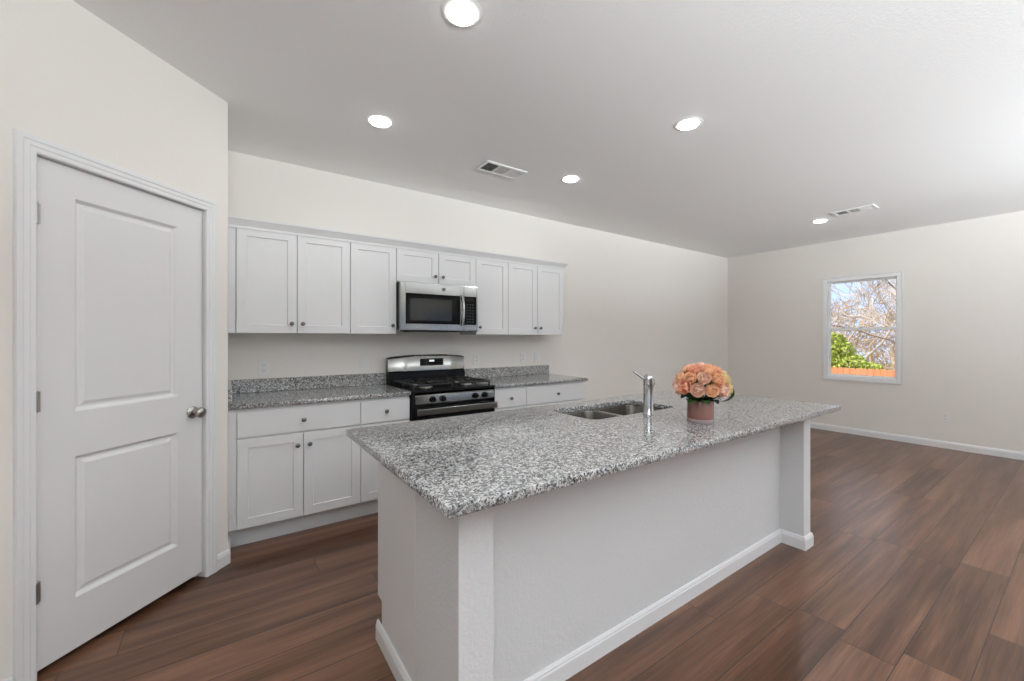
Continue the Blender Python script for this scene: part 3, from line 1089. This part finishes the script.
# ------------------------------------------------------------------ vase and flowers
vx, vy = 1.905, -2.560
vs = thing('flower_vase', (vx, vy, CZ1), 'round rosy glass vase with a pale base on the island top', 'vase')
MB().lathe([(0.0, 0.0003), (0.059, 0.0003), (0.061, 0.003), (0.061, 0.0195), (0.0, 0.0195)], 40, T(vx, vy, CZ1)).build('vase_base', M['vasebase'], vs, True, 40)['label'] = 'pale clear glass base'
MB().lathe([(0.0, 0.020), (0.061, 0.020), (0.061, 0.106), (0.0595, 0.108), (0.057, 0.106), (0.057, 0.028), (0.0, 0.026)], 40, T(vx, vy, CZ1)).build('vase_body', M['vase'], vs, True, 40)

random.seed(7)
bq = thing('flower_bouquet', (vx, vy, CZ1 + 0.03), 'rounded bouquet of coral and peach blossoms with dark leaves in the rosy vase', 'flowers')


def blossom_mesh(seed):
    rnd = random.Random(seed)
    mb = MB()
    b = mb.bm
    R = 0.042
    for ring_, (n, el, ln, wd) in enumerate(((6, 8, 0.040, 0.030), (6, 32, 0.036, 0.027), (5, 55, 0.030, 0.022), (4, 76, 0.022, 0.016))):
        for k in range(n):
            az = 2 * PI * (k + 0.5 * (ring_ % 2)) / n + rnd.uniform(-0.2, 0.2)
            e = math.radians(el + rnd.uniform(-8, 8))
            rows = []
            for i in range(5):
                f = i / 4
                w_ = wd * (0.35 + 1.1 * math.sin(PI * min(1, 0.15 + f * 0.62))) * 0.55
                row_ = []
                for jx in (-1, -0.5, 0, 0.5, 1):
                    if i == 4:
                        ww = w_ * 0.75
                    else:
                        ww = w_
                    r_ = 0.004 + f * ln
                    curl = 0.55 * f * f
                    rr = r_ * math.cos(e + curl * 0.8) - 0.004 * abs(jx) * f
                    zz = r_ * math.sin(e + curl * 0.8) + 0.006 * jx * jx * f + rnd.uniform(-0.0018, 0.0018)
                    yy_ = ww * jx
                    row_.append(b.verts.new((rr * math.cos(az) - yy_ * math.sin(az), rr * math.sin(az) + yy_ * math.cos(az), zz)))
                rows.append(row_)
            for i in range(4):
                for q in range(4):
                    b.faces.new((rows[i][q], rows[i][q + 1], rows[i + 1][q + 1], rows[i + 1][q]))
    return mb


bmeshes = {}
for ci, cname in enumerate(('coral', 'peach', 'blush', 'yellow')):
    for v in range(2):
        mb = blossom_mesh(ci * 10 + v)
        me = bpy.data.meshes.new('blossom')
        for f in mb.bm.faces:
            f.smooth = True
        mb.bm.to_mesh(me)
        mb.bm.free()
        me.materials.append(M[cname])
        bmeshes[(cname, v)] = me
bc = Vector((vx + 0.012, vy - 0.002, CZ1 + 0.168))
right = Vector((0.82, -0.571, 0))              # roughly along the island, away from the faucet
spots = []
for el, n in ((88, 1), (60, 6), (30, 10), (2, 12)):
    for k in range(n):
        az = 2 * PI * (k + 0.37 * (el % 5)) / n
        spots.append((az, math.radians(el + random.uniform(-4, 4))))
core = MB()
for (az, el) in spots:
    d = Vector((math.cos(az) * math.cos(el), math.sin(az) * math.cos(el), math.sin(el)))
    pos = bc + Vector((d.x * 0.100, d.y * 0.100, d.z * 0.086))
    sd = d.dot(right)
    if sd > 0.62:
        cn = random.choice(['yellow', 'yellow', 'peach'])
    elif sd > 0.25 and d.z < 0.35:
        cn = random.choice(['blush', 'blush', 'peach'])
    else:
        cn = random.choice(['coral', 'coral', 'peach', 'peach', 'blush'])
    o = bpy.data.objects.new('blossom', bmeshes[(cn, random.randrange(2))])
    COL.objects.link(o)
    o.parent = bq
    o.location = pos - Vector(bq.location)
    q = d.to_track_quat('Z', 'Y')
    o.rotation_euler = (q.to_matrix() @ Matrix.Rotation(random.uniform(0, 6.28), 3, 'Z')).to_euler()
    s = random.uniform(0.86, 1.05)
    o.scale = (s, s, s)
    core.tube([(vx + (pos.x - bc.x) * 0.12, vy + (pos.y - bc.y) * 0.12, CZ1 + 0.030), (vx + (pos.x - bc.x) * 0.35, vy + (pos.y - bc.y) * 0.35, CZ1 + 0.105), tuple(pos)], 0.0022, 5)
core.build('stems', M['leaf'], bq)


def leaf_mb(base_, tip, wid, sag):
    mb = MB()
    b = mb.bm
    p0, p1 = Vector(base_), Vector(tip)
    ax = (p1 - p0)
    sd = ax.cross(Vector((0, 0, 1))).normalized()
    rows = []
    for i in range(8):
        f = i / 7
        w_ = wid * math.sin(PI * min(1, 0.06 + f * 0.94)) ** 0.8 + 0.001
        c = p0 + ax * f + Vector((0, 0, sag * math.sin(PI * f)))
        rows.append([b.verts.new(c + sd * w_ * jx + Vector((0, 0, 0.18 * w_ * abs(jx)))) for jx in (-1, 0, 1)])
    for i in range(7):
        for q in range(2):
            b.faces.new((rows[i][q], rows[i][q + 1], rows[i + 1][q + 1], rows[i + 1][q]))
    return mb


for k in range(15):
    az = 2 * PI * k / 15 + random.uniform(-0.15, 0.15)
    rr = random.uniform(0.085, 0.115)
    dz = random.uniform(0.085, 0.135)
    lb = leaf_mb((vx + 0.045 * math.cos(az), vy + 0.045 * math.sin(az), CZ1 + 0.107),
                 (vx + rr * math.cos(az + 0.25), vy + rr * math.sin(az + 0.25), CZ1 + dz), 0.030, 0.012)
    lb.build('leaf', M['leaf'], bq, True)
# the long dark blade that loops out on the far side from the faucet
lp = MB()
pts = []
for k in range(12):
    f = k / 11
    a_ = -1.9 + 3.3 * f
    pts.append((f, vx + right.x * (0.062 + 0.060 * math.cos(a_)), vy + right.y * (0.062 + 0.060 * math.cos(a_)) - 0.04, CZ1 + 0.150 + 0.045 * math.sin(a_)))
rows = []
for f, x, y, z in pts:
    w_ = 0.010 * (0.4 + math.sin(PI * f))
    rows.append([lp.bm.verts.new((x - 0.57 * w_ * s_, y - 0.82 * w_ * s_, z)) for s_ in (-1, 0, 1)])
for i in range(11):
    for q in range(2):
        lp.bm.faces.new((rows[i][q], rows[i][q + 1], rows[i + 1][q + 1], rows[i + 1][q]))
lp.build('leaf', M['leaf'], bq, True)


# ------------------------------------------------------------------ outlets and switches
def outlet(xf, x, z, label, kind='outlet'):
    base_ = (xf @ Vector((x, -0.001, z - 0.058))) if xf is not None else Vector((x, -0.001, z - 0.058))
    r = thing('power_outlet' if kind == 'outlet' else 'light_switch', base_, label, 'outlet' if kind == 'outlet' else 'switch')
    pl = MB(xf).box(x - 0.036, x + 0.036, -0.0065, -0.0005, z - 0.058, z + 0.058, 0.0025, 2)
    pl.build('cover_plate', M['plastic'], r)
    if kind == 'outlet':
        for dz in (-0.0195, 0.0195):
            f = MB(xf)
            f.box(x - 0.0165, x + 0.0165, -0.0085, -0.0062, z + dz - 0.0135, z + dz + 0.0135, 0.002, 2)
            fo = f.build('receptacle', M['plastic'], r)
            s = MB(xf)
            s.box(x - 0.0075, x - 0.0052, -0.0088, -0.0084, z + dz - 0.002, z + dz + 0.007)
            s.box(x + 0.0052, x + 0.0075, -0.0088, -0.0084, z + dz - 0.002, z + dz + 0.007)
            s.lathe([(0.0, 0.0), (0.0025, 0.0), (0.0025, 0.0004), (0.0, 0.0004)], 10, T(x, -0.0084, z + dz - 0.007) @ RX)
            s.build('slots', M['socket'], fo)
    else:
        f = MB(xf)
        f.box(x - 0.0165, x + 0.0165, -0.0100, -0.0062, z - 0.033, z + 0.033, 0.002, 2)
        f.build('rocker', M['plastic'], r)
    return r


outlet(None, 0.228, 1.098, 'white power outlet over the worktop in the corner by the pantry wall')
outlet(None, 0.980, 1.098, 'white rocker switch plate above the worktop just before the range', 'switch')
outlet(None, 2.108, 1.115, 'white power outlet above the worktop just past the range')
outlet(None, 2.706, 1.112, 'white power outlet near the far end of the backsplash')
outlet(None, 2.905, 1.112, 'white rocker switch plate at the far end of the backsplash', 'switch')
outlet(XF_R, 2.617, 0.372, 'white power outlet low on the wall beyond the window')

# ------------------------------------------------------------------ recessed lights and vents
lights = [(0.820, -2.128, 'round recessed ceiling light nearest the camera, above the front corner of the island'),
          (0.800, -1.055, 'recessed ceiling light above the aisle between pantry door and range'),
          (2.448, -2.160, 'recessed ceiling light above the island close to the flowers'),
          (2.448, -1.055, 'recessed ceiling light just beyond the kitchen air vent'),
          (5.740, -1.795, 'recessed ceiling light far off in the dining end by the distant vent')]
for (x, y, lab) in lights:
    r = thing('recessed_light', (x, y, H - 0.014), lab, 'light', 'recessed lights in the ceiling')
    MB().lathe([(0.0642, H - 0.0005), (0.0645, H - 0.0045), (0.070, H - 0.0055), (0.084, H - 0.0035), (0.090, H - 0.0005)], 48, T(x, y, 0), cap=False).build('trim_ring', M['vent'], r, True, 50)
    lens_mb = MB().lathe([(0.0638, H - 0.002), (0.0636, H - 0.008), (0.060, H - 0.0125), (0.045, H - 0.0150), (0.0, H - 0.0155)], 40, T(x, y, 0), cap=False)
    lens_mb.build('lens', M['lens'], r, True, 60)
    lamp_d = bpy.data.lights.new('lamp_glow', 'AREA')
    lamp_d.shape = 'DISK'
    lamp_d.size = 0.11
    lamp_d.energy = LAMP_W
    lamp_d.color = (1.0, 1.0, 0.985)
    lamp_o = bpy.data.objects.new('lamp_glow', lamp_d)
    COL.objects.link(lamp_o)
    lamp_o.parent = r
    lamp_o.location = (0, 0, -0.0025)


def vent(x0, x1, y0, y1, label, along):
    r = thing('air_vent', ((x0 + x1) / 2, (y0 + y1) / 2, H - 0.012), label, 'vent')
    z0, z1 = H - 0.010, H - 0.0005
    fw = 0.024
    fr_ = MB()
    fr_.box(x0, x0 + fw, y0, y1, z0, z1, 0.002).box(x1 - fw, x1, y0, y1, z0, z1, 0.002)
    fr_.box(x0 + fw, x1 - fw, y0, y0 + fw, z0, z1, 0.002).box(x0 + fw, x1 - fw, y1 - fw, y1, z0, z1, 0.002)
    ix0, ix1, iy0, iy1 = x0 + fw, x1 - fw, y0 + fw, y1 - fw
    for k in (1, 2):
        if along == 'x':
            c = ix0 + (ix1 - ix0) * k / 3
            fr_.box(c - 0.006, c + 0.006, iy0, iy1, z0, z1, 0.001)
        else:
            c = iy0 + (iy1 - iy0) * k / 3
            fr_.box(ix0, ix1, c - 0.006, c + 0.006, z0, z1, 0.001)
    fr_.build('vent_frame', M['vent'], r)
    MB().box(ix0, ix1, iy0, iy1, H - 0.0018, H - 0.0006).build('backing', M['duct'], r)
    for k in range(3):
        lv_ = MB()
        if along == 'x':
            a_, c_ = ix0 + (ix1 - ix0) * k / 3 + 0.006, ix0 + (ix1 - ix0) * (k + 1) / 3 - 0.006
            lo_, hi_ = a_, c_
        else:
            lo_, hi_ = iy0 + (iy1 - iy0) * k / 3 + 0.006, iy0 + (iy1 - iy0) * (k + 1) / 3 - 0.006
        nS = 7
        tiltk = (-38, 8, 34)[k]
        for q in range(nS):
            c = lo_ + (hi_ - lo_) * (q + 0.5) / nS
            if along == 'x':
                mx_ = T(c, (iy0 + iy1) / 2, H - 0.0062) @ Matrix.Rotation(math.radians(tiltk), 4, 'Y')
                wd_ = (hi_ - lo_) / nS * (0.50, 0.55, 0.95)[k]
                lv_.box(-wd_ / 2, wd_ / 2, -(iy1 - iy0) / 2, (iy1 - iy0) / 2, -0.0005, 0.0005, mx=mx_)
            else:
                mx_ = T((ix0 + ix1) / 2, c, H - 0.0062) @ Matrix.Rotation(math.radians(tiltk), 4, 'X')
                wd_ = (hi_ - lo_) / nS * (0.95, 0.55, 0.5)[k]
                lv_.box(-(ix1 - ix0) / 2, (ix1 - ix0) / 2, -wd_ / 2, wd_ / 2, -0.0005, 0.0005, mx=mx_)
        lv_.build('louvers', M['vent'], r)
    return r


vent(1.660, 2.050, -0.958, -0.768, 'white ceiling air vent over the kitchen in front of the cabinets', 'x')
vent(5.470, 5.665, -2.345, -1.985, 'white ceiling air vent at the distant dining end near the window', 'y')

# ------------------------------------------------------------------ backyard seen through the window
GZ = -1.4
struct(MB().box(XR + 0.3, 60, -30, 45, GZ - 0.2, GZ).build('lawn', M['lawn']))
fence = thing('backyard_fence', (16.0, 1.0, GZ), 'orange cedar board fence at the foot of the view through the window', 'fence')
fb = MB()
rnd = random.Random(3)
y = -6.0
while y < 7.5:
    w_ = 0.142
    top = 0.405 + rnd.uniform(-0.012, 0.012)
    fb.poly_prism([(y, GZ), (y + w_, GZ), (y + w_, top - 0.03), (y + w_ - 0.03, top), (y + 0.03, top), (y, top - 0.03)], 'x', 16.0, 16.018)
    y += w_ + 0.006
fb.build('boards', M['cedar'], fence)
rl = MB()
for z in (GZ + 0.3, GZ + 0.95, GZ + 1.55):
    rl.box(16.0185, 16.056, -6.0, 7.5, z - 0.045, z + 0.045)
rl.build('rails', M['cedar'], fence)
for y in (-4.8, -2.4, 0.0, 2.4, 4.8):
    MB().box(16.0565, 16.146, y - 0.045, y + 0.045, GZ, 0.33).build('post', M['cedar'], fence)


def shrub(name, cx, cy, lumps, n, label, material, seed):
    rnd = random.Random(seed)
    r = thing(name, (cx, cy, GZ), label, 'shrub')
    mb = MB()
    b = mb.bm
    for i in range(n):
        lx, ly, lz, lr = rnd.choice(lumps)
        d = Vector((rnd.gauss(0, 1), rnd.gauss(0, 1), rnd.gauss(0, 1))).normalized() * lr * rnd.uniform(0.6, 1.05) ** 0.5
        c = Vector((cx + lx, cy + ly, lz)) + d
        u = Vector((rnd.gauss(0, 1), rnd.gauss(0, 1), rnd.gauss(0, 1))).normalized()
        v = u.cross(Vector((rnd.gauss(0, 1), rnd.gauss(0, 1), rnd.gauss(0, 1)))).normalized()
        s = rnd.uniform(0.03, 0.06)
        b.faces.new([b.verts.new(c + u * s * 1.6), b.verts.new(c + v * s * 0.7), b.verts.new(c - u * s * 1.2), b.verts.new(c - v * s * 0.7)])
    mb.build('foliage', material, r)
    st = MB()
    for lx, ly, lz, lr in lumps:
        st.tube([(cx + lx * 0.2, cy + ly * 0.2, GZ), (cx + lx * 0.6, cy + ly * 0.6, (GZ + lz) / 2), (cx + lx, cy + ly, lz)], [0.05, 0.035, 0.015], 6)
    st.build('stems', M['darkbark'], r)
    return r


shrub('garden_shrub', 17.5, 1.55, [(0, 0.25, 0.35, 0.5), (0, -0.05, 0.85, 0.42), (0, 0.1, 1.15, 0.36), (-0.1, -0.45, 0.35, 0.42), (-0.1, -0.9, 0.15, 0.38), (0, 0.8, 0.5, 0.6), (0.2, 0.2, -0.5, 0.6)],
      5200, 'bright yellow-green leafy shrub rising behind the fence', M['shrub'], 5)


def bare_tree(name, x, y, height, r0, label, material, seed, lean=(0, 0), depth=5, spread=0.6):
    rnd = random.Random(seed)
    r = thing(name, (x, y, GZ), label, 'tree')
    trunk = MB()
    twigs = MB()

    def grow(p, d, ln, rad, lev):
        pts = [p]
        rr = [rad]
        q = p.copy()
        dd = d.copy()
        n = 4
        for i in range(n):
            dd = (dd + Vector((rnd.gauss(0, .13), rnd.gauss(0, .13), rnd.gauss(0, .09)))).normalized()
            q = q + dd * ln / n
            pts.append(q.copy())
            rr.append(max(0.011, rad * (1 - 0.45 * (i + 1) / n)))
        (trunk if lev < 2 else twigs).tube(pts, rr, 6 if lev < 2 else 3)
        if lev >= depth:
            return
        kids = 3 if lev < 2 else rnd.choice([3, 4])
        for k in range(kids):
            a = rnd.uniform(0, 2 * PI)
            side = dd.cross(Vector((math.cos(a), math.sin(a), 0.3))).normalized()
            nd = (dd + side * rnd.uniform(0.6, 1.2) * spread * 1.3).normalized()
            nd.z = nd.z * 0.9 + 0.06
            i = rnd.choice([2, 3, 4, 4])
            grow(pts[i], nd.normalized(), ln * rnd.uniform(0.55, 0.8), rr[i] * 0.66, lev + 1)
    grow(Vector((x, y, GZ)), Vector((lean[0], lean[1], 1)).normalized(), height, r0, 0)
    trunk.build('trunk', material, r, True)
    twigs.build('branches', material, r)
    return r


bare_tree('garden_tree', 19.0, 1.5, 2.2, 0.12, 'pale-barked bare tree leaning behind the shrub', M['bark'], 11, (0, -0.25), 4)
bare_tree('garden_tree', 18.6, -0.3, 2.2, 0.11, 'bare tree with arching white limbs beyond the fence', M['bark'], 23, (0, 0.35), 4)
bare_tree('garden_tree', 21.5, 3.2, 2.4, 0.10, 'tan twiggy bare tree deep in the yard', M['twig'], 31, (0, -0.3), 5, 0.7)
bare_tree('garden_tree', 22.5, 0.9, 2.4, 0.10, 'dense tan bare tree in the middle of the yard', M['twig'], 47, (0, 0.1), 5, 0.7)
bare_tree('garden_tree', 17.6, -0.9, 2.9, 0.07, 'dark thin tree curving across the upper window pane', M['darkbark'], 54, (0, 0.2), 3, 0.6)
bare_tree('garden_tree', 24.0, 2.2, 2.5, 0.10, 'far tan brushy tree filling the gap between trunks', M['twig'], 61, (0, 0.0), 5, 0.8)

# dry brush closing the view
rnd = random.Random(77)
br = MB()
for i in range(4200):
    x = rnd.uniform(25.0, 27.5)
    y = rnd.uniform(-2.5, 7.0)
    top = 2.9 - 0.22 * abs(y - 2.6) + 0.5 * math.sin(y * 2.1)
    z = GZ + (top - GZ) * rnd.uniform(0.0, 1.0)
    d = Vector((rnd.gauss(0, 0.5), rnd.gauss(0, 0.8), rnd.gauss(0.6, 0.5))).normalized() * rnd.uniform(0.35, 0.9)
    p = Vector((x, y, z))
    br.tube([p, p + d * 0.5 + Vector((0, rnd.gauss(0, .05), 0)), p + d], [0.018, 0.013, 0.006], 3)
bo_ = br.build('dry_brush', M['twig'])
bo_['kind'] = 'stuff'
tag(bo_, 'thicket of tan dry brush closing the far end of the yard', 'brush')
